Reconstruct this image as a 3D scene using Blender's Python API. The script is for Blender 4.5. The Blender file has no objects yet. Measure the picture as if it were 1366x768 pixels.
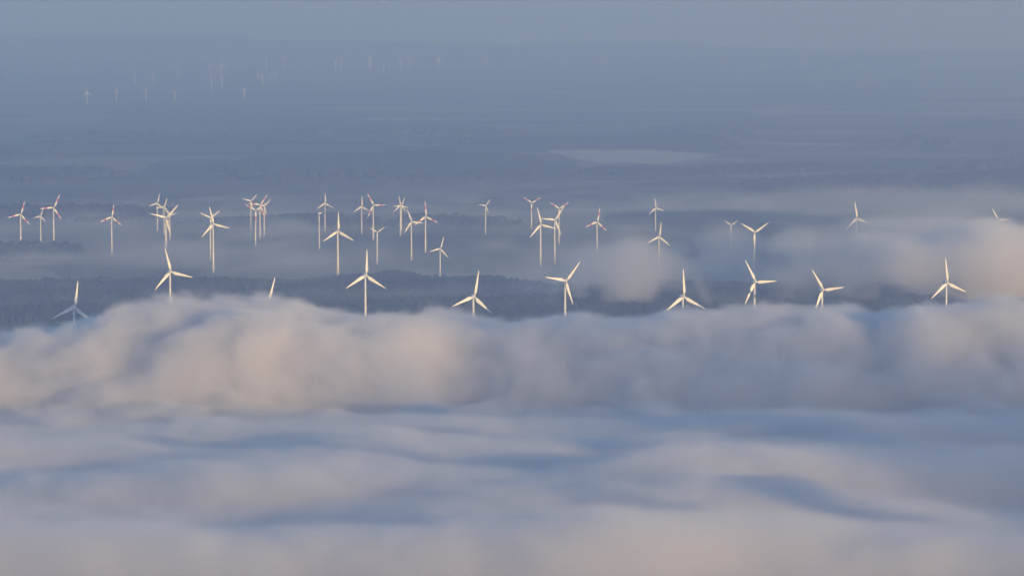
import bpy, bmesh, math, random
import numpy as np
from mathutils import Vector, Matrix

random.seed(7)
S = bpy.context.scene
COL = S.collection

# ------------------------------------------------------------------ camera
F_PX, W_PX, H_PX = 5000.0, 1366.0, 768.0
CAM_H = 544.0
HORIZON_Y = -11.0
PITCH = math.atan((384.0 - HORIZON_Y) / F_PX)
cam_d = bpy.data.cameras.new('camera')
cam = bpy.data.objects.new('camera', cam_d)
COL.objects.link(cam)
cam.location = (0, 0, CAM_H)
cam.rotation_euler = (math.pi / 2 - PITCH, 0, 0)
cam_d.sensor_width = 36.0
cam_d.lens = 36.0 * F_PX / W_PX
cam_d.clip_start = 1.0
cam_d.clip_end = 90000.0
S.camera = cam
CP, SP = math.cos(PITCH), math.sin(PITCH)


def ray(px, py):
    """direction through a point of the photograph (1366 x 768), scaled so that its forward run Y is 1"""
    u, v = (px - 683.0) / F_PX, (384.0 - py) / F_PX
    d = Vector((u, CP + v * SP, -SP + v * CP))
    return d / d.y


def on_ground(px, py, z=0.0):
    d = ray(px, py)
    t = (z - CAM_H) / d.z
    return Vector((0, 0, CAM_H)) + d * t


def at_dist(px, py, Y):
    return Vector((0, 0, CAM_H)) + ray(px, py) * Y


def tag(o, label=None, cat=None, group=None, kind=None):
    if label: o['label'] = label
    if cat: o['category'] = cat
    if group: o['group'] = group
    if kind: o['kind'] = kind
    return o


# ------------------------------------------------------------------ numpy noise
def _hash(ix, iy, seed):
    n = (ix.astype(np.int64) * 374761393 + iy.astype(np.int64) * 668265263 + seed * 974711) & 0x7fffffff
    n = ((n ^ (n >> 13)) * 1274126177) & 0x7fffffff
    n = n ^ (n >> 16)
    return (n & 0xffff) / 65535.0 * 2 * np.pi


def perlin(x, y, seed=0):
    x = np.asarray(x, float); y = np.asarray(y, float)
    x0 = np.floor(x); y0 = np.floor(y)
    fx, fy = x - x0, y - y0
    u = fx * fx * fx * (fx * (fx * 6 - 15) + 10)
    v = fy * fy * fy * (fy * (fy * 6 - 15) + 10)

    def g(dx, dy):
        a = _hash(x0 + dx, y0 + dy, seed)
        return np.cos(a) * (fx - dx) + np.sin(a) * (fy - dy)
    a = g(0, 0) * (1 - u) + g(1, 0) * u
    b = g(0, 1) * (1 - u) + g(1, 1) * u
    return (a * (1 - v) + b * v) * 1.5


def fbm(x, y, octaves=4, seed=0, gain=.5):
    s, a, f = 0, 1, 1
    for k in range(octaves):
        s = s + a * perlin(x * f, y * f, seed + k * 17)
        a *= gain; f *= 2.03
    return s


def sstep(a, b, x):
    t = np.clip((x - a) / (b - a), 0, 1)
    return t * t * (3 - 2 * t)


# ------------------------------------------------------------------ materials
def mat(name):
    m = bpy.data.materials.new(name); m.use_nodes = True
    nt = m.node_tree; nt.nodes.clear()
    out = nt.nodes.new('ShaderNodeOutputMaterial')
    return m, nt, out


def paint(name, col, rough=.4, dirt=.12, scale=.15):
    m, nt, out = mat(name)
    b = nt.nodes.new('ShaderNodeBsdfPrincipled')
    b.inputs['Roughness'].default_value = rough
    tc = nt.nodes.new('ShaderNodeTexCoord')
    n = nt.nodes.new('ShaderNodeTexNoise'); n.inputs['Scale'].default_value = scale; n.inputs['Detail'].default_value = 5
    r = nt.nodes.new('ShaderNodeValToRGB')
    r.color_ramp.elements[0].position = .35; r.color_ramp.elements[1].position = .65
    r.color_ramp.elements[0].color = (*[c * (1 - dirt) for c in col], 1)
    r.color_ramp.elements[1].color = (*col, 1)
    nt.links.new(tc.outputs['Object'], n.inputs['Vector'])
    nt.links.new(n.outputs['Fac'], r.inputs['Fac'])
    nt.links.new(r.outputs['Color'], b.inputs['Base Color'])
    nt.links.new(b.outputs['BSDF'], out.inputs['Surface'])
    return m


M_WHITE = paint('white_paint', (.80, .79, .75))
M_TOWER = paint('tower_paint', (.74, .73, .70), .5)
M_RED = paint('red_paint', (.60, .02, .02), .45)
M_DARK = paint('flange_grey', (.16, .16, .16), .6)


def ground_material():
    m, nt, out = mat('farmland')
    N = nt.nodes.new
    b = N('ShaderNodeBsdfPrincipled'); b.inputs['Roughness'].default_value = .95
    b.inputs['Specular IOR Level'].default_value = .1
    tc = N('ShaderNodeTexCoord')
    mp = N('ShaderNodeMapping'); mp.inputs['Scale'].default_value = (1 / 700, 1 / 420, 1)
    mp.inputs['Rotation'].default_value = (0, 0, .18)
    dn = N('ShaderNodeTexNoise'); dn.inputs['Scale'].default_value = .0012; dn.inputs['Detail'].default_value = 4
    mix = N('ShaderNodeVectorMath'); mix.operation = 'MULTIPLY_ADD'
    mix.inputs[1].default_value = (500, 500, 0)
    v = N('ShaderNodeTexVoronoi'); v.inputs['Scale'].default_value = 1.0
    r = N('ShaderNodeValToRGB'); r.color_ramp.interpolation = 'CONSTANT'
    els = [(0, (.03, .042, .02)), (.2, (.10, .085, .06)), (.38, (.055, .075, .035)), (.52, (.19, .17, .12)),
           (.66, (.05, .065, .03)), (.8, (.085, .095, .05)), (.92, (.27, .25, .18))]
    cr = r.color_ramp
    cr.elements[0].position = 0; cr.elements[0].color = (*els[0][1], 1)
    cr.elements[1].position = els[1][0]; cr.elements[1].color = (*els[1][1], 1)
    for p, c in els[2:]:
        e = cr.elements.new(p); e.color = (*c, 1)
    n2 = N('ShaderNodeTexNoise'); n2.inputs['Scale'].default_value = .01; n2.inputs['Detail'].default_value = 8
    mr = N('ShaderNodeMapRange'); mr.inputs['To Min'].default_value = .7; mr.inputs['To Max'].default_value = 1.25
    mul = N('ShaderNodeMix'); mul.data_type = 'RGBA'; mul.blend_type = 'MULTIPLY'; mul.inputs['Factor'].default_value = 1
    L = nt.links.new
    L(tc.outputs['Object'], dn.inputs['Vector'])
    L(dn.outputs['Color'], mix.inputs[0]); L(tc.outputs['Object'], mix.inputs[2])
    L(mix.outputs[0], mp.inputs['Vector']); L(mp.outputs[0], v.inputs['Vector'])
    sp = N('ShaderNodeSeparateColor'); L(v.outputs['Color'], sp.inputs[0]); L(sp.outputs[0], r.inputs['Fac'])
    L(tc.outputs['Object'], n2.inputs['Vector']); L(n2.outputs['Fac'], mr.inputs['Value'])
    L(r.outputs['Color'], mul.inputs['A']); L(mr.outputs[0], mul.inputs['B'])
    L(mul.outputs['Result'], b.inputs['Base Color'])
    L(b.outputs['BSDF'], out.inputs['Surface'])
    return m


def forest_material():
    m, nt, out = mat('conifer_foliage')
    N = nt.nodes.new
    b = N('ShaderNodeBsdfPrincipled'); b.inputs['Roughness'].default_value = .95
    b.inputs['Specular IOR Level'].default_value = .1
    tc = N('ShaderNodeTexCoord')
    n = N('ShaderNodeTexNoise'); n.inputs['Scale'].default_value = .04; n.inputs['Detail'].default_value = 6
    r = N('ShaderNodeValToRGB')
    r.color_ramp.elements[0].position = .35; r.color_ramp.elements[0].color = (.008, .014, .008, 1)
    r.color_ramp.elements[1].position = .68; r.color_ramp.elements[1].color = (.038, .04, .022, 1)
    nt.links.new(tc.outputs['Object'], n.inputs['Vector'])
    nt.links.new(n.outputs['Fac'], r.inputs['Fac'])
    nt.links.new(r.outputs['Color'], b.inputs['Base Color'])
    nt.links.new(b.outputs['BSDF'], out.inputs['Surface'])
    return m


M_GROUND = ground_material()
M_FOREST = forest_material()


def stubble_material(name, c0, c1):
    m, nt, out = mat(name)
    b = nt.nodes.new('ShaderNodeBsdfPrincipled'); b.inputs['Roughness'].default_value = .95
    tc = nt.nodes.new('ShaderNodeTexCoord')
    n = nt.nodes.new('ShaderNodeTexNoise'); n.inputs['Scale'].default_value = .006; n.inputs['Detail'].default_value = 6
    r = nt.nodes.new('ShaderNodeValToRGB')
    r.color_ramp.elements[0].color = (*c0, 1); r.color_ramp.elements[1].color = (*c1, 1)
    nt.links.new(tc.outputs['Object'], n.inputs['Vector']); nt.links.new(n.outputs['Fac'], r.inputs['Fac'])
    nt.links.new(r.outputs['Color'], b.inputs['Base Color']); nt.links.new(b.outputs['BSDF'], out.inputs['Surface'])
    return m


M_STUBBLE = stubble_material('stubble_field', (.28, .26, .19), (.44, .41, .31))
M_MEADOW = stubble_material('meadow', (.10, .10, .06), (.17, .16, .11))


def mesh_obj(name, verts, faces, m, smooth=False):
    me = bpy.data.meshes.new(name)
    me.from_pydata([tuple(v) for v in verts], [], faces)
    if m: me.materials.append(m)
    if smooth:
        me.polygons.foreach_set('use_smooth', [True] * len(me.polygons))
    me.update()
    o = bpy.data.objects.new(name, me); COL.objects.link(o)
    return o


# ------------------------------------------------------------------ ground and hills
GX, GY0, GY1 = 24000, -3000, 35000
gv, gf = [], []
nx, ny = 48, 98
xs = np.linspace(-GX, GX, nx + 1); ys = np.linspace(GY0, GY1, ny + 1)
for y in ys:
    for x in xs:
        gv.append((x, y, 0))
for j in range(ny):
    for i in range(nx):
        a = j * (nx + 1) + i
        gf.append((a, a + 1, a + nx + 2, a + nx + 1))
ground = mesh_obj('ground', gv, gf, M_GROUND)
tag(ground, kind='structure')


def ridge(name, Y, pts, depth, m):
    """a long hill whose skyline passes through the photograph's points PTS at the distance Y"""
    P = np.array(pts, float)
    px = np.linspace(P[0, 0], P[-1, 0], 160)
    py = np.interp(px, P[:, 0], P[:, 1]) + fbm(px / 60.0, px * 0 + Y * .01, 4, 5) * .8
    V, Fc = [], []
    prof = [(-1, 0), (-.7, .12), (-.4, .5), (-.15, .9), (0, 1), (.2, .9), (.5, .5), (1, 0)]
    for x, y in zip(px, py):
        c = at_dist(x, y, Y)
        for t, k in prof:
            V.append((c.x, Y + t * depth, max(c.z, 3) * k - (0.5 if k == 0 else 0)))
    n = len(prof)
    for i in range(len(px) - 1):
        for k in range(n - 1):
            a = i * n + k
            Fc.append((a, a + n, a + n + 1, a + 1))
    o = mesh_obj(name, V, Fc, m, True)
    return tag(o, kind='structure')


ridge('hills', 33600, [(-500, 58), (0, 52), (150, 50), (300, 49), (360, 54), (480, 54), (600, 60), (700, 60),
                       (860, 55), (960, 62), (1100, 66), (1250, 68), (1366, 70), (1900, 72)], 1100, M_FOREST)
ridge('hills', 29500, [(-500, 84), (0, 80), (200, 82), (420, 79), (640, 76), (900, 84), (1100, 78), (1366, 76), (1900, 80)],
      900, M_FOREST)

ridge('hills', 13100, [(560, 197), (640, 190), (735, 186), (800, 182), (860, 179), (930, 178), (962, 181), (995, 198)], 170, M_FOREST)
ridge('hills', 12700, [(-200, 203), (0, 204), (100, 200), (250, 194), (420, 188), (520, 192), (620, 203)], 260, M_FOREST)
ridge('hills', 11700, [(200, 226), (340, 213), (450, 204), (600, 200), (660, 206), (715, 214), (770, 226)], 420, M_FOREST)
ridge('hills', 10600, [(1180, 246), (1260, 232), (1366, 224), (1500, 222), (1800, 230)], 420, M_FOREST)
ridge('hills', 15600, [(150, 172), (300, 166), (480, 164), (640, 168), (760, 172)], 300, M_FOREST)
ridge('hills', 15000, [(1160, 178), (1200, 171), (1250, 171), (1290, 178)], 200, M_FOREST)

# ------------------------------------------------------------------ forests (far-off woods that read as one mass)
def inside(poly, x, y):
    c = np.zeros(x.shape, bool); n = len(poly)
    for i in range(n):
        x1, y1 = poly[i]; x2, y2 = poly[(i + 1) % n]
        m = ((y1 > y) != (y2 > y)) & (x < (x2 - x1) * (y - y1) / (y2 - y1 + 1e-9) + x1)
        c ^= m
    return c


RNG = np.random.default_rng(11)


def forest(poly_px, spacing, height, name='forest', gaps=.0, seed=0):
    """a wood covering the ground under the photograph's outline POLY_PX: one mesh of many ragged crowns"""
    poly = [tuple(on_ground(*p).xy) for p in poly_px]
    A = np.array(poly)
    x0, y0 = A.min(0); x1, y1 = A.max(0)
    gx, gy = np.meshgrid(np.arange(x0, x1, spacing), np.arange(y0, y1, spacing))
    gx = (gx + RNG.uniform(-.5, .5, gx.shape) * spacing).ravel()
    gy = (gy + RNG.uniform(-.5, .5, gy.shape) * spacing).ravel()
    wob = fbm(gx / (spacing * 12), gy / (spacing * 12), 3, seed) * spacing * 4
    ok = inside(poly, gx + wob, gy + wob * 1.5)
    if gaps:
        ok &= fbm(gx / 220, gy / 300, 3, seed + 3) > -gaps
    gx, gy = gx[ok], gy[ok]
    n = len(gx)
    hh = height * (0.66 + .3 * fbm(gx / 160, gy / 160, 3, seed + 9) + RNG.uniform(0, .42, n))
    rr = spacing * RNG.uniform(.55, .8, n)
    sides = 6
    ang = np.arange(sides) * 2 * np.pi / sides
    prof = [(.0, .8), (.45, 1.0), (.8, .72), (1.0, .12)]
    V = np.zeros((n, len(prof), sides, 3))
    for k, (t, r) in enumerate(prof):
        jit = RNG.uniform(.7, 1.25, (n, sides))
        a = ang[None, :] + RNG.uniform(-.25, .25, (n, sides))
        V[:, k, :, 0] = gx[:, None] + np.cos(a) * rr[:, None] * r * jit
        V[:, k, :, 1] = gy[:, None] + np.sin(a) * rr[:, None] * r * jit
        V[:, k, :, 2] = hh[:, None] * t + (RNG.uniform(-.05, .05, (n, sides)) * hh[:, None] if 0 < k < 3 else 0)
    fl = []
    for k in range(len(prof) - 1):
        for s in range(sides):
            s2 = (s + 1) % sides
            fl.append((k * sides + s, k * sides + s2, (k + 1) * sides + s2, (k + 1) * sides + s))
    base = np.array(fl)
    Fc = (base[None] + (np.arange(n) * len(prof) * sides)[:, None, None]).reshape(-1, 4)
    me = bpy.data.meshes.new(name)
    me.vertices.add(V.size // 3); me.vertices.foreach_set('co', V.ravel())
    me.loops.add(Fc.size); me.loops.foreach_set('vertex_index', Fc.ravel().astype(np.int32))
    me.polygons.add(len(Fc)); me.polygons.foreach_set('loop_start', np.arange(len(Fc), dtype=np.int32) * 4)
    me.materials.append(M_FOREST); me.update(calc_edges=True); me.validate()
    o = bpy.data.objects.new(name, me); COL.objects.link(o)
    return tag(o, kind='stuff')


forest([(-150, 430), (1520, 430), (1520, 376), (1100, 386), (900, 382), (760, 388), (640, 376), (520, 372), (400, 380),
        (260, 378), (100, 382), (-150, 378)], 8, 15, gaps=.9, seed=1)
forest([(-120, 346), (112, 343), (100, 333), (-120, 330)], 12, 18, seed=2)
forest([(-150, 293), (60, 290), (128, 300), (210, 296), (230, 283), (110, 280), (-150, 277)], 16, 20, gaps=.5, seed=3)
forest([(240, 303), (420, 307), (560, 300), (700, 306), (640, 292), (430, 292), (260, 296)], 16, 18, gaps=.2, seed=4)
forest([(560, 192), (740, 193), (905, 196), (995, 199), (965, 191), (860, 187), (700, 189)], 22, 20, seed=5)
forest([(740, 236), (1000, 233), (1105, 228), (1090, 222), (930, 226), (800, 228)], 24, 18, seed=6)
forest([(300, 242), (480, 240), (700, 238), (720, 232), (690, 206), (600, 200), (420, 203), (300, 222)], 26, 20, gaps=.45, seed=7)
forest([(-100, 216), (120, 206), (330, 200), (420, 192), (300, 189), (100, 198), (-100, 208)], 30, 20, gaps=.6, seed=8)
forest([(-100, 240), (60, 242), (160, 236), (110, 229), (-100, 228)], 26, 20, gaps=.5, seed=9)
forest([(1180, 196), (1240, 199), (1275, 194), (1225, 188)], 26, 26, seed=10)
forest([(1260, 226), (1560, 228), (1560, 212), (1330, 216)], 28, 22, seed=12)
forest([(1000, 262), (1300, 256), (1560, 262), (1560, 240), (1200, 236), (1020, 244)], 26, 20, gaps=.3, seed=13)
forest([(40, 190), (420, 184), (700, 180), (690, 174), (380, 178), (40, 182)], 40, 22, gaps=.1, seed=14)
forest([(840, 178), (1010, 181), (1000, 176), (900, 173)], 40, 22, seed=15)

fp = [on_ground(*p, z=.05) for p in [(722, 196), (732, 203), (752, 207), (772, 213), (800, 217), (835, 216), (880, 219), (925, 213), (960, 207), (900, 202), (860, 199), (800, 196)]]
tag(mesh_obj('field', fp, [tuple(range(len(fp)))[::-1]], M_STUBBLE), kind='structure')
fp = [on_ground(*p, z=.05) for p in [(-40, 228), (120, 221), (260, 212), (430, 203), (600, 196), (480, 190), (330, 202), (120, 209), (-40, 217)]]
tag(mesh_obj('field', fp, [tuple(range(len(fp)))[::-1]], M_MEADOW), kind='structure')


# ------------------------------------------------------------------ wind turbines
def lathe(prof, n=20, axis='z'):
    V, Fc = [], []
    for z, r in prof:
        for k in range(n):
            a = 2 * math.pi * k / n
            p = (r * math.cos(a), r * math.sin(a), z)
            V.append(p if axis == 'z' else (p[0], p[2], p[1]))
    for i in range(len(prof) - 1):
        for k in range(n):
            a, b = i * n + k, i * n + (k + 1) % n
            f = (a, b, b + n, a + n)
            Fc.append(f if axis == 'z' else f[::-1])
    c0, c1 = tuple(range(n)), tuple(range((len(prof) - 1) * n, len(prof) * n))
    Fc.append(c0[::-1] if axis == 'z' else c0)
    Fc.append(c1 if axis == 'z' else c1[::-1])
    return V, Fc


def raw_mesh(name, V, Fc, mats, idx=None, smooth=True):
    me = bpy.data.meshes.new(name)
    me.from_pydata(V, [], Fc)
    for m in mats: me.materials.append(m)
    if idx: me.polygons.foreach_set('material_index', idx)
    if smooth: me.polygons.foreach_set('use_smooth', [len(p.vertices) == 4 for p in me.polygons])
    me.update()
    return me


def blade_mesh(R, wide, red):
    """a tapered, twisted aerofoil along +Z, root at 1.2 m; chord mostly in the rotor plane (X)"""
    st = [(.030, .030, .030, 0), (.07, .030, .030, 0), (.12, .055, .026, .0), (.20, .098, .020, .0), (.30, .088, .016, 0),
          (.45, .070, .012, 0), (.60, .054, .009, 0), (.68, .047, .008, 0), (.80, .036, .006, 0), (.92, .024, .004, 0), (.975, .014, .003, 0), (1.0, .004, .001, 0)]
    n = 12
    V, Fc, idx = [], [], []
    for t, c, th, _ in st:
        c *= R * wide; th *= R
        tw = math.radians(16 * (1 - t) ** 1.5 + 3)
        for k in range(n):
            a = 2 * math.pi * k / n
            x = math.cos(a) * c / 2; y = math.sin(a) * th / 2 * (1 - .35 * math.cos(a))
            x += c * .16 if t > .1 else 0
            V.append((x * math.cos(tw) - y * math.sin(tw), x * math.sin(tw) + y * math.cos(tw), t * R))
    for i in range(len(st) - 1):
        tm = (st[i][0] + st[i + 1][0]) / 2
        for k in range(n):
            a, b = i * n + k, i * n + (k + 1) % n
            Fc.append((a, b, b + n, a + n))
            idx.append(1 if red and (tm > .90 or red > 1 and .52 < tm < .70) else 0)
    Fc.append(tuple(range(n))[::-1]); Fc.append(tuple(range((len(st) - 1) * n, len(st) * n)))
    idx += [0, idx[-1]]
    return raw_mesh('blade', V, Fc, [M_WHITE, M_RED], idx)


BLADES = {}
def blade_for(R, wide, red):
    k = (round(R), wide, red)
    if k not in BLADES:
        BLADES[k] = blade_mesh(round(R), wide, red)
    return BLADES[k]


def tower_mesh(h, r0, r1):
    prof = []
    fl = [.46, .72] if h > 60 else []
    z = 0
    pts = [0, .12, .25, .4, .55, .7, .85, 1.0]
    for t in pts:
        prof.append((h * t, r0 + (r1 - r0) * t))
    V, Fc = lathe(prof, 18)
    idx = [0] * len(Fc)
    for t in fl:                                  # bolted flange rings between the tower sections
        r = r0 + (r1 - r0) * t
        v2, f2 = lathe([(h * t - .35, r + .02), (h * t - .3, r + .10), (h * t + .3, r + .10), (h * t + .35, r + .02)], 18)
        o = len(V); V = V + v2; Fc = Fc + [tuple(i + o for i in f) for f in f2]; idx += [1] * len(f2)
    return raw_mesh('tower', V, Fc, [M_TOWER, M_DARK], idx)


def nacelle_mesh(s, egg):
    """body behind the rotor along -Y .. +Y (the rotor is at -Y)"""
    if egg:
        prof = [(-2.2, 1.6), (-1.5, 2.5), (-.2, 3.0), (1.6, 3.05), (3.6, 2.7), (5.6, 2.0), (7.0, 1.2), (7.7, .5), (7.9, .1)]
        V, Fc = lathe([(z * s, r * s) for z, r in prof], 18, 'y')
    else:
        V, Fc = [], []
        pr = [(-2.0, 1.3, 1.3), (-1.6, 1.7, 1.7), (.5, 1.85, 1.9), (6.0, 1.8, 1.85), (8.2, 1.6, 1.6), (8.6, 1.3, 1.3)]
        n = 16
        for y, w, h in pr:
            for k in range(n):
                a = 2 * math.pi * k / n
                cx, sz = math.cos(a), math.sin(a)
                V.append((s * w * math.copysign(abs(cx) ** .45, cx), s * y, s * h * math.copysign(abs(sz) ** .45, sz)))
        for i in range(len(pr) - 1):
            for k in range(n):
                a, b = i * n + k, i * n + (k + 1) % n
                Fc.append((a, a + n, b + n, b))
        Fc.append(tuple(range(n))); Fc.append(tuple(range((len(pr) - 1) * n, len(pr) * n))[::-1])
    return raw_mesh('nacelle', V, Fc, [M_WHITE])


def hub_mesh(s):
    V, Fc = lathe([(z * s, r * s) for z, r in [(-5.6, .15), (-5.4, .8), (-4.8, 1.5), (-3.9, 1.95), (-3.0, 2.0), (-2.1, 1.75)]], 16, 'y')
    return raw_mesh('hub', V, Fc, [M_WHITE])


NACS, HUBS = {}, {}


def turbine(px, py, base, Rpx, ang, label, group, red=0, yaw=28, wide=1.0, egg=True, rmin=1.0):
    """hub at the photograph's (px, py), foot at height BASE in it, rotor radius in photograph pixels, ANG: clockwise angle of one blade from upright"""
    foot = on_ground(px, base)
    s = F_PX / (foot.y * CP + CAM_H * SP)
    R = Rpx / s * 1.02
    hubz = at_dist(px, py, foot.y).z
    k = round(max(.45, R / 40), 1)
    yw = math.radians(yaw)
    # rotor axis points towards (sin yaw, -cos yaw); the hub sits forward of the tower
    off = 3.6 * k
    root = bpy.data.objects.new('wind_turbine', None)
    COL.objects.link(root)
    root.location = (foot.x - off * math.sin(yw), foot.y + off * math.cos(yw), 0)
    root.rotation_euler = (0, 0, yw)
    root.empty_display_size = 5
    tag(root, label, 'wind turbine', group)

    def add(name, me, loc=(0, 0, 0), rot=(0, 0, 0)):
        o = bpy.data.objects.new(name, me); COL.objects.link(o); o.parent = root
        o.location = loc; o.rotation_euler = rot
        return o
    add('tower', tower_mesh(hubz - 2.0 * k, max(1.5 * rmin, 2.5 * k), max(rmin, 1.45 * k)))
    if (k, egg) not in NACS: NACS[(k, egg)] = nacelle_mesh(k * 1.2, egg)
    if k not in HUBS: HUBS[k] = hub_mesh(k)
    add('nacelle', NACS[(k, egg)], (0, 0, hubz))
    add('hub', HUBS[k], (0, 0, hubz))
    bm = blade_for(R, wide, red)
    for j in range(3):
        a = math.radians(ang + 120 * j)
        add('blade', bm, (0, -off, hubz), (0, a, 0))
    return root


G1 = 'big white turbines in the front row rising from the fog bank'
FRONT = [
    (100.4, 410, 480, 35, 7.5, 'leftmost front turbine with only its rotor and a stub of tower above the fog edge'),
    (228.3, 362.4, 432, 33, -15, 'tall front-row turbine at left with a blade leaning left of upright, behind the fog crest'),
    (358, 404, 478, 35, 17, 'turbine sunk in the fog with a single blade tip sticking out of the crest'),
    (488.7, 367.3, 438, 33.5, 2, 'front-row turbine with an upright blade and the longest tower showing above the fog'),
    (632.9, 395.7, 469, 35, 11, 'front turbine left of centre with a blade leaning right, hub low above the fog'),
    (755.1, 374.8, 445, 33, 41, 'front turbine at centre whose downward blade throws a shadow on its tower'),
    (912.3, 395.7, 469, 36, -2.5, 'front turbine with an even Y turned over, just right of the small pink fog puff'),
    (1007.7, 375.8, 446, 33.5, -30, 'front-row turbine with one blade level to the right, tower standing clear'),
    (1097.9, 386.5, 455, 33, -34, 'front turbine whose lower blade dips into the fog beside its short tower stub'),
    (1263.5, 377.3, 447, 33, -7, 'rightmost front turbine standing before the big grey-pink fog bank'),
]
for x, y, b, r, a, lab in FRONT:
    turbine(x, y, b, r, a, lab, G1, 0, 30, 1.45)

G2 = 'turbines of the middle wind farm beyond the fog'
MID = [
    # x, y, base, R, angle, red, yaw, label
    (28.2, 286, 332, 19, 18, 2, 28, 'leftmost red-striped turbine near the left edge, beside the dark wood'),
    (54.7, 288.3, 327, 11.5, 18, 0, 28, 'small plain turbine between the two red-striped ones at far left'),
    (72.2, 277, 322.5, 19.5, 26, 2, 28, 'red-striped turbine at far left with its left blade level, highest of its trio'),
    (149.7, 289.4, 339.4, 18.5, 10, 2, 28, 'lone red-striped turbine at left standing apart between two clusters'),
    (210.4, 271, 309, 13.5, 13, 0, 28, 'highest and leftmost of the small white turbines above the left crossing cluster'),
    (219.4, 275.7, 313.5, 13, 20, 0, 28, 'small white turbine half hidden behind the crossing blades of a bigger one at left'),
    (227, 287, 320, 11, 75, 0, 28, 'faint thin turbine just right of the left crossing cluster, mostly tower'),
    (222.1, 290.7, 333, 24, 45, 0, 28, 'larger white turbine with crossing blades directly above the front turbine at left'),
    (281.2, 290.7, 347, 17, 55, 0, 28, 'thinner turbine close behind and left of a bigger white one, one blade down'),
    (285.3, 298.7, 364, 24.5, -15, 0, 28, 'bigger white turbine of the overlapping pair at left, with a level right blade'),
    (335, 268.3, 306.6, 12.5, 45, 0, 28, 'leftmost plain turbine of the tight cluster of four left of centre'),
    (341.4, 280.6, 328.5, 17.5, 58, 2, 28, 'lowest red-striped turbine of the tight cluster of four, one blade straight down'),
    (347.4, 273.2, 319, 17.5, 38, 2, 28, 'upper red-striped turbine in the tight cluster of four, a blade to upper right'),
    (352.9, 275, 315.4, 13, 45, 0, 28, 'rightmost plain turbine of the tight cluster of four left of centre'),
    (424.5, 284.6, 332.5, 14.5, -14, 2, -72, 'red-striped turbine seen nearly from the side, nacelle pointing right'),
    (434.1, 271, 309, 13.8, -1, 0, 28, 'small white turbine with upright blade just right of the side-on one'),
    (451.6, 308.4, 366.6, 26, 0, 0, 28, 'large white turbine of the middle farm with an upright blade and its whole tower showing'),
    (483, 275.6, 312, 13.8, 0, 0, 28, 'small white upright turbine just left of a red-striped one with a level blade'),
    (498.6, 273.7, 320, 18.5, -31, 2, 28, 'red-striped turbine with one blade level to the right, left of centre'),
    (503.5, 309.8, 352, 14, 58, 1, 28, 'short-bladed turbine with faint red tips in a V, above the front upright turbine'),
    (534.4, 273.7, 314.7, 12.8, -12, 0, 28, 'front one of two small turbines whose rotors overlap into a six-pointed star'),
    (535.8, 274, 309, 12.3, 24, 0, 28, 'rear one of two small turbines whose rotors overlap into a six-pointed star'),
    (549.4, 295.6, 347.5, 18, -23, 0, 28, 'plain white turbine just left of a taller red-striped one, a blade touching it'),
    (568.3, 288.7, 337.4, 20.5, -4, 2, 28, 'red-striped turbine with an upright blade, right of the six-pointed pair'),
    (587.7, 331.6, 368.5, 17, 17, 1, 28, 'low red-tipped turbine standing at the edge of the dark wood near centre'),
    (648.2, 274.4, 313, 11.3, 37, 0, 28, 'faint lone white turbine in the blue gap near centre'),
    (709.4, 270.7, 305, 15.5, 62, 2, 28, 'red-striped V-shaped turbine fading into mist, highest at centre right'),
    (746.1, 278.3, 326, 17, 60, 2, 28, 'red-striped turbine behind the blades of a white one, right of centre'),
    (721.9, 299.4, 356, 24, -15, 0, 28, 'left one of two big white turbines crossing blades right of centre'),
    (740.7, 293.4, 352, 21.5, 36, 0, 28, 'right one of two big white turbines crossing blades right of centre'),
    (797, 296, 338, 19.5, 11, 2, 28, 'red-striped turbine whose tower melts into mist above the pink fog puff'),
    (875, 277, 308, 13.5, -9, 1, 28, 'tiny faint turbine with a red tip above a bigger white one right of centre'),
    (879.7, 315.8, 364, 20.5, 7, 0, 28, 'white turbine rising from the mist just right of the pink fog puff'),
    (975.3, 300.4, 332, 12.5, 60, 0, 28, 'ghostly V of a turbine nearly erased by mist, left of a bright Y-shaped one'),
    (1006.6, 309.8, 366, 24.5, 60, 0, 28, 'bright Y-shaped white turbine, one blade straight down, directly above a front one'),
    (1080.4, 317.9, 346, 11.5, -33, 0, 28, 'ghostly small turbine nearly erased by mist above the front turbine at right'),
    (1143, 291.4, 345, 23, -10, 0, 28, 'turbine with one bright upright blade, its lower blades dimmed by mist, at right'),
    (1152, 331, 369, 20, 12, 0, 28, 'turbine buried in the right fog bank with only a blade tip at its edge'),
    (1331, 293.5, 345, 19, -32, 0, 28, 'turbine near the right edge showing one slanting blade above the fog bank'),
]
for x, y, b, r, a, red, yaw, lab in MID:
    turbine(x, y, b, r, a, lab, G2, red, yaw, 1.35 if red else 1.45, egg=not red)

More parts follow.
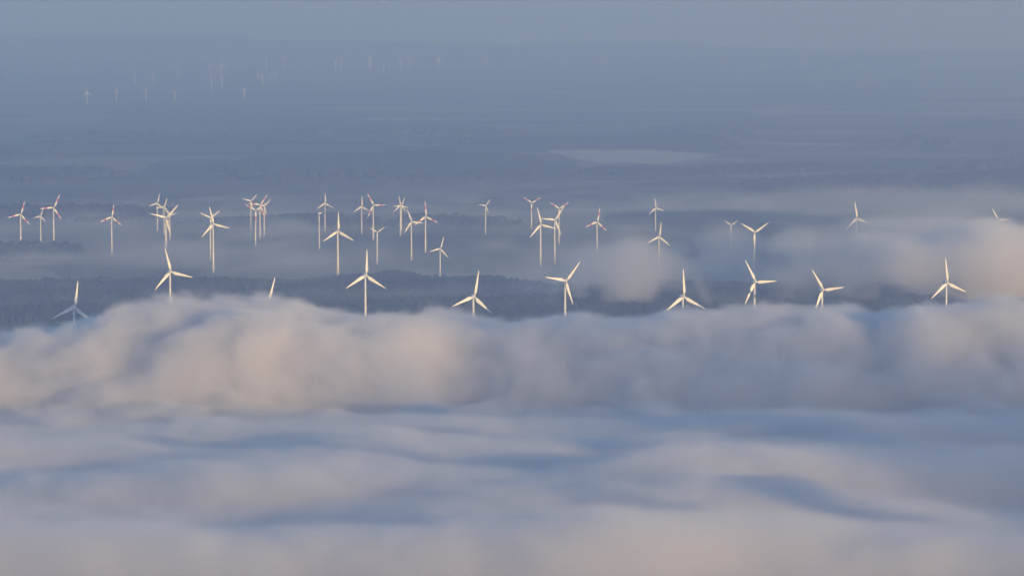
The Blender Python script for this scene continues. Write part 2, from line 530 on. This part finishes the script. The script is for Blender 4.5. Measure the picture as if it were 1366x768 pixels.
G3 = 'faint turbines of the far wind farms near the horizon'
FAR = [
    # x, y, base, R, angle, yaw
    (116.3, 124, 140, 8, -8, 28), (155.4, 121.4, 137, 6, 5, 40), (180, 94, 112, 6, 20, 88), (194.8, 120.4, 134, 5.5, 58, 28),
    (203.5, 97.5, 112, 6, -25, 28), (233, 124, 136, 5, 50, 28), (237, 90, 106, 6.5, 27, 28), (280.7, 86.2, 106, 6, 0, 28),
    (282.6, 106, 120, 5, 60, 28), (295, 87.6, 107, 7.5, -30, 28), (296.5, 105, 118, 4.5, 75, 28), (326, 121, 134, 5, 45, 28),
    (345.4, 83.4, 106, 6, 12, 87), (350.5, 102, 116, 5.5, -35, 28), (356, 72, 95, 6, 8, 87), (361.8, 96, 110, 5, 30, 85),
    (368.6, 95, 108, 4.5, 40, 28), (379.8, 77.6, 96, 7, 60, 28), (447.5, 81, 96, 6, -50, 28), (455.5, 80, 95, 5.5, 55, 28),
    (493, 78, 93, 6, -15, 28), (495, 79, 94, 6, 60, 28), (512, 85, 97, 5, 15, 28), (520, 71.5, 90, 5.5, 10, 87),
    (534.4, 80.7, 94, 5.5, -25, 28), (546, 78.3, 93, 6, -25, 28), (559.3, 73, 90, 5.5, 15, 87), (584.5, 79.8, 95, 7.5, -5, 28),
    (647.5, 80.7, 94, 6.5, 22, 28), (689, 79, 92, 5, 5, 87), (758, 79.8, 94, 6, -40, 28), (800.7, 79.8, 94, 6.5, 25, 28),
    (965, 75, 90, 5.5, 55, 28), (1018, 74, 89, 5, 10, 87), (1073, 75, 89, 5, 35, 87),
]
ORD = ('first second third fourth fifth sixth seventh eighth ninth tenth eleventh twelfth thirteenth fourteenth fifteenth sixteenth '
       'seventeenth eighteenth nineteenth twentieth').split()
n_low = [t for t in FAR if t[1] > 93 and t[0] < 400]
n_high = [t for t in FAR if t not in n_low and t[0] < 400]
n_mid = [t for t in FAR if 400 < t[0] < 620]
n_right = [t for t in FAR if t[0] > 620]
for grp, where in ((n_low, 'from the left in the lower far row at upper left'), (n_high, 'from the left in the upper far row at upper left'),
                   (n_mid, 'from the left in the far row top centre'), (n_right, 'from the left in the sparse far row at upper right')):
    for k, (x, y, b, r, a, yaw) in enumerate(sorted(grp)):
        side = 'edge-on haze-pale turbine' if yaw > 80 else 'haze-pale turbine'
        turbine(x, y, b, r * 1.1, a, f'{side}, {ORD[k]} {where}', G3, 0, yaw, 1.5, True, 1.4 if b > 100 else 2.2)


# ------------------------------------------------------------------ fog: volume grids grown from a height sheet
def fog_volume(name, x0, x1, y0, y1, step, hfun, zmax, zstep, m, noise_amp, noise_scale, soft, rho, flat=.5, zmin=-2.0, calm=None, billow=False):
    """the object's mesh is the sheet of the fog's upper surface; its modifier fills the space under the sheet with a density grid.
    hfun(X, Y) -> (top, floor) heights"""
    nx = int((x1 - x0) / step) + 1; ny = int((y1 - y0) / step) + 1
    X, Y = np.meshgrid(x0 + np.arange(nx) * step, y0 + np.arange(ny) * step)
    top, low, den = hfun(X, Y)
    V = np.stack([X, Y, top], -1).reshape(-1, 3)
    i, j = np.meshgrid(np.arange(nx - 1), np.arange(ny - 1))
    a = (j * nx + i).ravel()
    Fc = np.stack([a, a + 1, a + nx + 1, a + nx], -1)
    me = bpy.data.meshes.new(name)
    me.vertices.add(len(V)); me.vertices.foreach_set('co', V.ravel())
    me.loops.add(Fc.size); me.loops.foreach_set('vertex_index', Fc.ravel().astype(np.int32))
    me.polygons.add(len(Fc)); me.polygons.foreach_set('loop_start', np.arange(len(Fc), dtype=np.int32) * 4)
    at = me.attributes.new('prof', 'FLOAT_VECTOR', 'POINT')
    at.data.foreach_set('vector', np.stack([top, low, den], -1).ravel().astype(np.float32))
    me.update(calc_edges=True)
    me.materials.append(m)
    o = bpy.data.objects.new(name, me); COL.objects.link(o)

    ng = bpy.data.node_groups.new(name + '_grid', 'GeometryNodeTree')
    ng.interface.new_socket('Geometry', in_out='INPUT', socket_type='NodeSocketGeometry')
    ng.interface.new_socket('Geometry', in_out='OUTPUT', socket_type='NodeSocketGeometry')
    N = ng.nodes.new; L = ng.links.new

    def M(op, a, b=None, c=None, clamp=False):
        n = N('ShaderNodeMath'); n.operation = op; n.use_clamp = clamp
        for k, v in enumerate((a, b, c)):
            if v is None: continue
            if isinstance(v, (int, float)): n.inputs[k].default_value = v
            else: L(v, n.inputs[k])
        return n.outputs[0]
    gi, go = N('NodeGroupInput'), N('NodeGroupOutput')
    pos = N('GeometryNodeInputPosition')
    sx = N('ShaderNodeSeparateXYZ'); L(pos.outputs[0], sx.inputs[0])
    u = M('MINIMUM', M('MAXIMUM', M('DIVIDE', M('SUBTRACT', sx.outputs[0], x0), step), 0), nx - 1.001)
    v = M('MINIMUM', M('MAXIMUM', M('DIVIDE', M('SUBTRACT', sx.outputs[1], y0), step), 0), ny - 1.001)
    iu, iv = M('FLOOR', u), M('FLOOR', v)
    fu, fv = M('SUBTRACT', u, iu), M('SUBTRACT', v, iv)
    idx = M('ADD', M('MULTIPLY', iv, nx), iu)
    na = N('GeometryNodeInputNamedAttribute'); na.data_type = 'FLOAT_VECTOR'; na.inputs[0].default_value = 'prof'

    def samp(off):
        s = N('GeometryNodeSampleIndex'); s.data_type = 'FLOAT_VECTOR'; s.domain = 'POINT'
        L(gi.outputs[0], s.inputs[0]); L(na.outputs[0], s.inputs['Value'])
        L(M('ADD', idx, off), s.inputs['Index'])
        return s.outputs[0]

    def mixv(f, a, b):
        n = N('ShaderNodeMix'); n.data_type = 'VECTOR'
        L(f, n.inputs[0])
        va = [i for i in n.inputs if i.type == 'VECTOR']
        L(a, va[-2]); L(b, va[-1])
        return [q for q in n.outputs if q.type == 'VECTOR'][0]
    pr = mixv(fv, mixv(fu, samp(0), samp(1)), mixv(fu, samp(nx), samp(nx + 1)))
    ps = N('ShaderNodeSeparateXYZ'); L(pr, ps.inputs[0])
    sc = N('ShaderNodeVectorMath'); sc.operation = 'MULTIPLY'; L(pos.outputs[0], sc.inputs[0])
    sc.inputs[1].default_value = (1 / noise_scale, 1 / noise_scale, 1 / (noise_scale * flat))
    nz = N('ShaderNodeTexNoise'); nz.inputs['Scale'].default_value = 1.0; nz.inputs['Detail'].default_value = 5
    nz.inputs['Roughness'].default_value = .62; nz.inputs['Distortion'].default_value = .4
    L(sc.outputs[0], nz.inputs['Vector'])
    if billow:                                    # rounded lumps with creases between them
        disp = M('MULTIPLY', M('SUBTRACT', .16, M('ABSOLUTE', M('SUBTRACT', nz.outputs[0], .5))), 4 * noise_amp)
    else:
        disp = M('MULTIPLY', M('SUBTRACT', nz.outputs[0], .5), 2 * noise_amp)
    if calm:                                      # smoother air on the near side
        cf = M('DIVIDE', M('SUBTRACT', sx.outputs[1], calm[0]), calm[1] - calm[0], clamp=True)
        disp = M('MULTIPLY', disp, M('ADD', M('MULTIPLY', cf, 1 - calm[2]), calm[2]))
    zz = M('ADD', sx.outputs[2], disp)
    d_top = M('SUBTRACT', ps.outputs[0], zz)
    d_low = M('SUBTRACT', zz, ps.outputs[1])
    dd = M('MINIMUM', d_top, d_low)
    t = M('DIVIDE', dd, soft, clamp=True)
    t2 = M('MULTIPLY', M('MULTIPLY', t, t), M('SUBTRACT', 3, M('MULTIPLY', t, 2)))
    dens = M('MULTIPLY', M('MULTIPLY', t2, ps.outputs[2]), rho)
    vc = N('GeometryNodeVolumeCube')
    L(dens, vc.inputs['Density'])
    vc.inputs['Min'].default_value = (x0, y0, zmin); vc.inputs['Max'].default_value = (x1, y1, zmax)
    vc.inputs['Resolution X'].default_value = int((x1 - x0) / (zstep * 1.0))
    vc.inputs['Resolution Y'].default_value = int((y1 - y0) / (zstep * 1.0))
    vc.inputs['Resolution Z'].default_value = int((zmax - zmin) / zstep)
    sm = N('GeometryNodeSetMaterial'); sm.inputs['Material'].default_value = m
    L(vc.outputs[0], sm.inputs[0]); L(sm.outputs[0], go.inputs[0])
    md = o.modifiers.new('density_grid', 'NODES'); md.node_group = ng
    return tag(o, kind='stuff')


def fog_material(name, aniso=.0):
    m, nt, out = mat(name)
    p = nt.nodes.new('ShaderNodeVolumePrincipled')
    p.inputs['Color'].default_value = (.966, .955, .956, 1)
    p.inputs['Absorption Color'].default_value = (0, 0, 0, 1)
    p.inputs['Density'].default_value = 1.0
    p.inputs['Anisotropy'].default_value = aniso
    nt.links.new(p.outputs[0], out.inputs['Volume'])
    return m


M_FOG = fog_material('fog', .25)


def crest(X, Y, D, pts, front, back, lift=17):
    """a rolling wave of fog with its crest at the distance D; PTS gives the crest line of the photograph (x, y)"""
    P = np.array(pts, float)
    xp = 683 + F_PX * X / D
    yp = np.interp(xp, P[:, 0], P[:, 1])
    H = CAM_H - D * (yp - HORIZON_Y) / F_PX
    Dw = D + fbm(X / 420, X * 0 + D * .013, 3, int(D)) * (90 if D > 4700 else 38)
    t = Y - Dw
    prof = np.where(t < 0, np.exp(-(np.abs(t) / front) ** 2.2), np.exp(-(np.abs(t) / back) ** 2))
    return (H + lift) * prof


def sea(X, Y):
    w = fbm(X / 300, Y / 300, 3, 41)
    Xw = X + 40 * w; Yw = Y + 28 * fbm(X / 260, Y / 260, 3, 57)
    cs = [
        crest(Xw, Yw, 5000, [(-400, 470), (-100, 446), (0, 434), (60, 426), (130, 410), (200, 402), (300, 398), (370, 397), (450, 404),
                             (520, 407), (570, 417), (640, 417), (700, 411), (750, 411), (850, 408), (940, 407), (1010, 410), (1060, 407), (1150, 402),
                             (1230, 405), (1300, 411), (1366, 414), (1800, 425)], 170, 480, 19),
        crest(Xw, Yw, 4250, [(-400, 556), (0, 562), (200, 560), (370, 556), (520, 546), (640, 543), (750, 550), (860, 553), (980, 540),
                             (1100, 537), (1250, 542), (1366, 545), (1800, 548)], 240, 200),
        crest(Xw, Yw, 3700, [(-400, 640), (0, 632), (130, 618), (300, 606), (480, 606), (600, 614), (700, 618), (800, 596), (930, 580),
                             (1100, 592), (1250, 590), (1366, 584), (1800, 590)], 240, 200),
        crest(Xw, Yw, 3420, [(-400, 690), (500, 690), (720, 664), (860, 652), (980, 648), (1120, 652), (1366, 662), (1800, 670)], 210, 190, 5),
        crest(Xw, Yw, 3150, [(-400, 676), (0, 684), (150, 682), (300, 690), (480, 686), (640, 676), (800, 668), (920, 668), (1050, 674),
                             (1200, 690), (1366, 694), (1800, 690)], 240, 200),
        crest(Xw, Yw, 2600, [(-400, 780), (0, 775), (300, 790), (700, 780), (1000, 800), (1366, 790), (1800, 790)], 260, 320),
        crest(Xw, Yw, 2050, [(-400, 990), (700, 970), (1800, 990)], 260, 320),
    ]
    k = 9.0
    h = k * np.log(sum(np.exp(np.clip(c, 0, 200) / k) for c in cs)) - k * np.log(len(cs))
    far = sstep(4350, 4750, Y)
    bil = (np.abs(perlin(X / (430 - 220 * far) + w * .3, Y / 170, 3)) * 1.0 + .5 * np.abs(perlin(X / (190 - 95 * far), Y / 90 + w * .3, 9)) + .25 * np.abs(perlin(X / 45, Y / 45, 19)))
    h = h + (bil - .42) * (7 + 27 * sstep(4350, 4750, Y))
    edge = sstep(6400, 5750, Y) * sstep(1500, 1800, Y)
    h = np.maximum(h, 14 + 8 * w + 13 * sstep(5200, 4900, Y) + (40 + 6 * w) * sstep(4400, 4000, Y)
                   + 32 * np.exp(-((X - 170) / 200) ** 2 - ((Y - 3540) / 190) ** 2)) * edge + (edge - 1) * 30
    return h, np.full_like(h, -40.0), .6 + .4 * sstep(4350, 4700, Y)


fog_volume('fog', -1200, 1200, 1900, 6300, 20, sea, 192, 6.0, M_FOG, 26, 150, 15, .06, calm=(4250, 4750, .42), billow=True, flat=.6)


def unseen_shade_bank(X, Y):
    """an added higher, thinner bank, unseen at right, up-sun to shade the fog"""
    big = np.exp(-((X - 1270) / 290) ** 2 - ((Y - 3550) / 1250) ** 4) * 350 * np.clip(.95 + .35 * fbm(X / 300 + 3, Y / 300, 3, 91), .6, 1.15)
    return big, np.full_like(X, -40.0), np.ones_like(X)


fog_volume('fog', 720, 1900, 1700, 5200, 40, unseen_shade_bank, 450, 22.0, M_FOG, 30, 160, 60, .0027)  # added fog outside the view, there to cast shade on the right side


def veil(X, Y):
    """thin ground mist and the loose puffs beyond the front row"""
    def puff(px, y_top, y_bot, D, half_px, depth, den, pw=2.0):
        cx = (px - 683) / F_PX * D
        w = half_px / F_PX * D
        r = ((X - cx) / w) ** 2 + ((Y - D) / depth) ** 2
        k = np.clip(1 - r ** (pw / 2), 0, 1) ** .85
        zt = CAM_H - D * (y_top - HORIZON_Y) / F_PX; zb = CAM_H - D * (y_bot - HORIZON_Y) / F_PX
        zm = (zt + zb) / 2
        return np.where(k > 0, zm + (zt - zm + 8) * k, -60), np.where(k > 0, zm - (zm - zb) * k, -60), den, sstep(0, .75, k)
    base = 30 + 16 * fbm(X / 500, Y / 700, 3, 77)
    base = base * sstep(6060, 6450, Y) * sstep(11000, 8200, Y)
    patch = sstep(-.25, .45, fbm(X / 420, Y / 800, 3, 88) + .08 * sstep(-300, 300, X) - .25 * sstep(-100, -600, X) - .2 * sstep(500, 900, X))
    top, low, den = base, np.full_like(X, -50.0), .16 + .24 * patch
    for args in PUFFS:
        t, l, d, ks = puff(*args)
        use = t > top + 2
        top = np.where(use, t, top); low = np.where(use & (l > base * .5), l, low); den = np.where(use | (ks > 0), den * (1 - ks) + d * ks, den)
    return top, low, den


PUFFS = [
    (845, 314, 402, 6450, 72, 210, .95), (795, 322, 400, 6490, 66, 180, .75), (892, 336, 404, 6420, 46, 160, .55), (1310, 296, 405, 6600, 165, 240, 3.6), (1190, 308, 402, 6560, 135, 220, 1.7), (1100, 338, 400, 6500, 110, 220, .4), (1450, 300, 400, 6700, 160, 300, 1.4),
    (1250, 285, 345, 7350, 180, 450, .42), (1080, 300, 352, 7250, 70, 300, .55), (972, 294, 345, 7600, 55, 250, .40), (1000, 300, 350, 8300, 200, 500, .08),
    (1180, 246, 296, 8700, 320, 420, .13), (960, 252, 290, 8900, 160, 380, .1), (1000, 335, 385, 6800, 110, 260, .18),
    (1350, 246, 300, 8600, 200, 420, .15),
]
fog_volume('mist', -1900, 1900, 6050, 11100, 28, veil, 190, 12.0, M_FOG, 42, 130, 30, .010)



def far_mist(X, Y):
    top = 275 + 80 * fbm(X / 2600, Y / 3200, 3, 23)
    den = .7 + .9 * sstep(-.1, .5, fbm(X / 1800, Y / 2600, 3, 29))
    return top * sstep(27300, 29000, Y), np.full_like(X, -200.0), den


fog_volume('mist', -5200, 5200, 27300, 33400, 200, far_mist, 420, 60.0, M_FOG, 40, 900, 170, 1.7e-4, flat=.2)

# ------------------------------------------------------------------ haze: one box of air round everything
hm, nt, out = mat('haze')
pv = nt.nodes.new('ShaderNodeVolumePrincipled')
pv.inputs['Color'].default_value = (.64, .735, 1.0, 1)
pv.inputs['Absorption Color'].default_value = (1, 1, 1, 1)
pv.inputs['Density'].default_value = 1.25e-4
pv.inputs['Anisotropy'].default_value = .6
nt.links.new(pv.outputs[0], out.inputs['Volume'])
bx = [(x, y, z) for z in (-1.0, 640.0) for (x, y) in ((-25000, -4000), (25000, -4000), (25000, 35600), (-25000, 35600))]
hz = mesh_obj('haze', bx, [(3, 2, 1, 0), (4, 5, 6, 7), (0, 1, 5, 4), (1, 2, 6, 5), (2, 3, 7, 6), (3, 0, 4, 7)], hm)
tag(hz, kind='stuff')

# ------------------------------------------------------------------ light
SUN_EL, SUN_AZ = math.radians(7), math.radians(43)      # azimuth: to the right of straight behind the camera
to_sun = Vector((math.sin(SUN_AZ) * math.cos(SUN_EL), -math.cos(SUN_AZ) * math.cos(SUN_EL), math.sin(SUN_EL)))
sl = bpy.data.lights.new('sun', 'SUN'); sl.energy = 5.0; sl.angle = math.radians(.5); sl.color = (1.0, .745, .41)
so = bpy.data.objects.new('sun', sl); COL.objects.link(so)
so.rotation_euler = to_sun.to_track_quat('Z', 'Y').to_euler()
so.location = (0, 0, 3000)
w = bpy.data.worlds.new('World'); S.world = w; w.use_nodes = True
wn = w.node_tree
bg = wn.nodes['Background']
sky = wn.nodes.new('ShaderNodeTexSky'); sky.sky_type = 'NISHITA'; sky.sun_disc = False
sky.sun_elevation = SUN_EL
sky.sun_rotation = math.atan2(to_sun.x, to_sun.y)
sky.air_density = 1.0; sky.dust_density = .5; sky.ozone_density = 4.8
wn.links.new(sky.outputs[0], bg.inputs[0]); bg.inputs[1].default_value = .148

S.view_settings.view_transform = 'Standard'
S.view_settings.look = 'None'
S.view_settings.exposure = 0.62
S.view_settings.gamma = 1.0
S.cycles.volume_bounces = 8
S.cycles.max_bounces = 12
S.cycles.diffuse_bounces = 2
S.cycles.volume_step_rate = 1.0
S.cycles.volume_max_steps = 512
S.cycles.use_denoising = True
S.cycles.use_adaptive_sampling = False
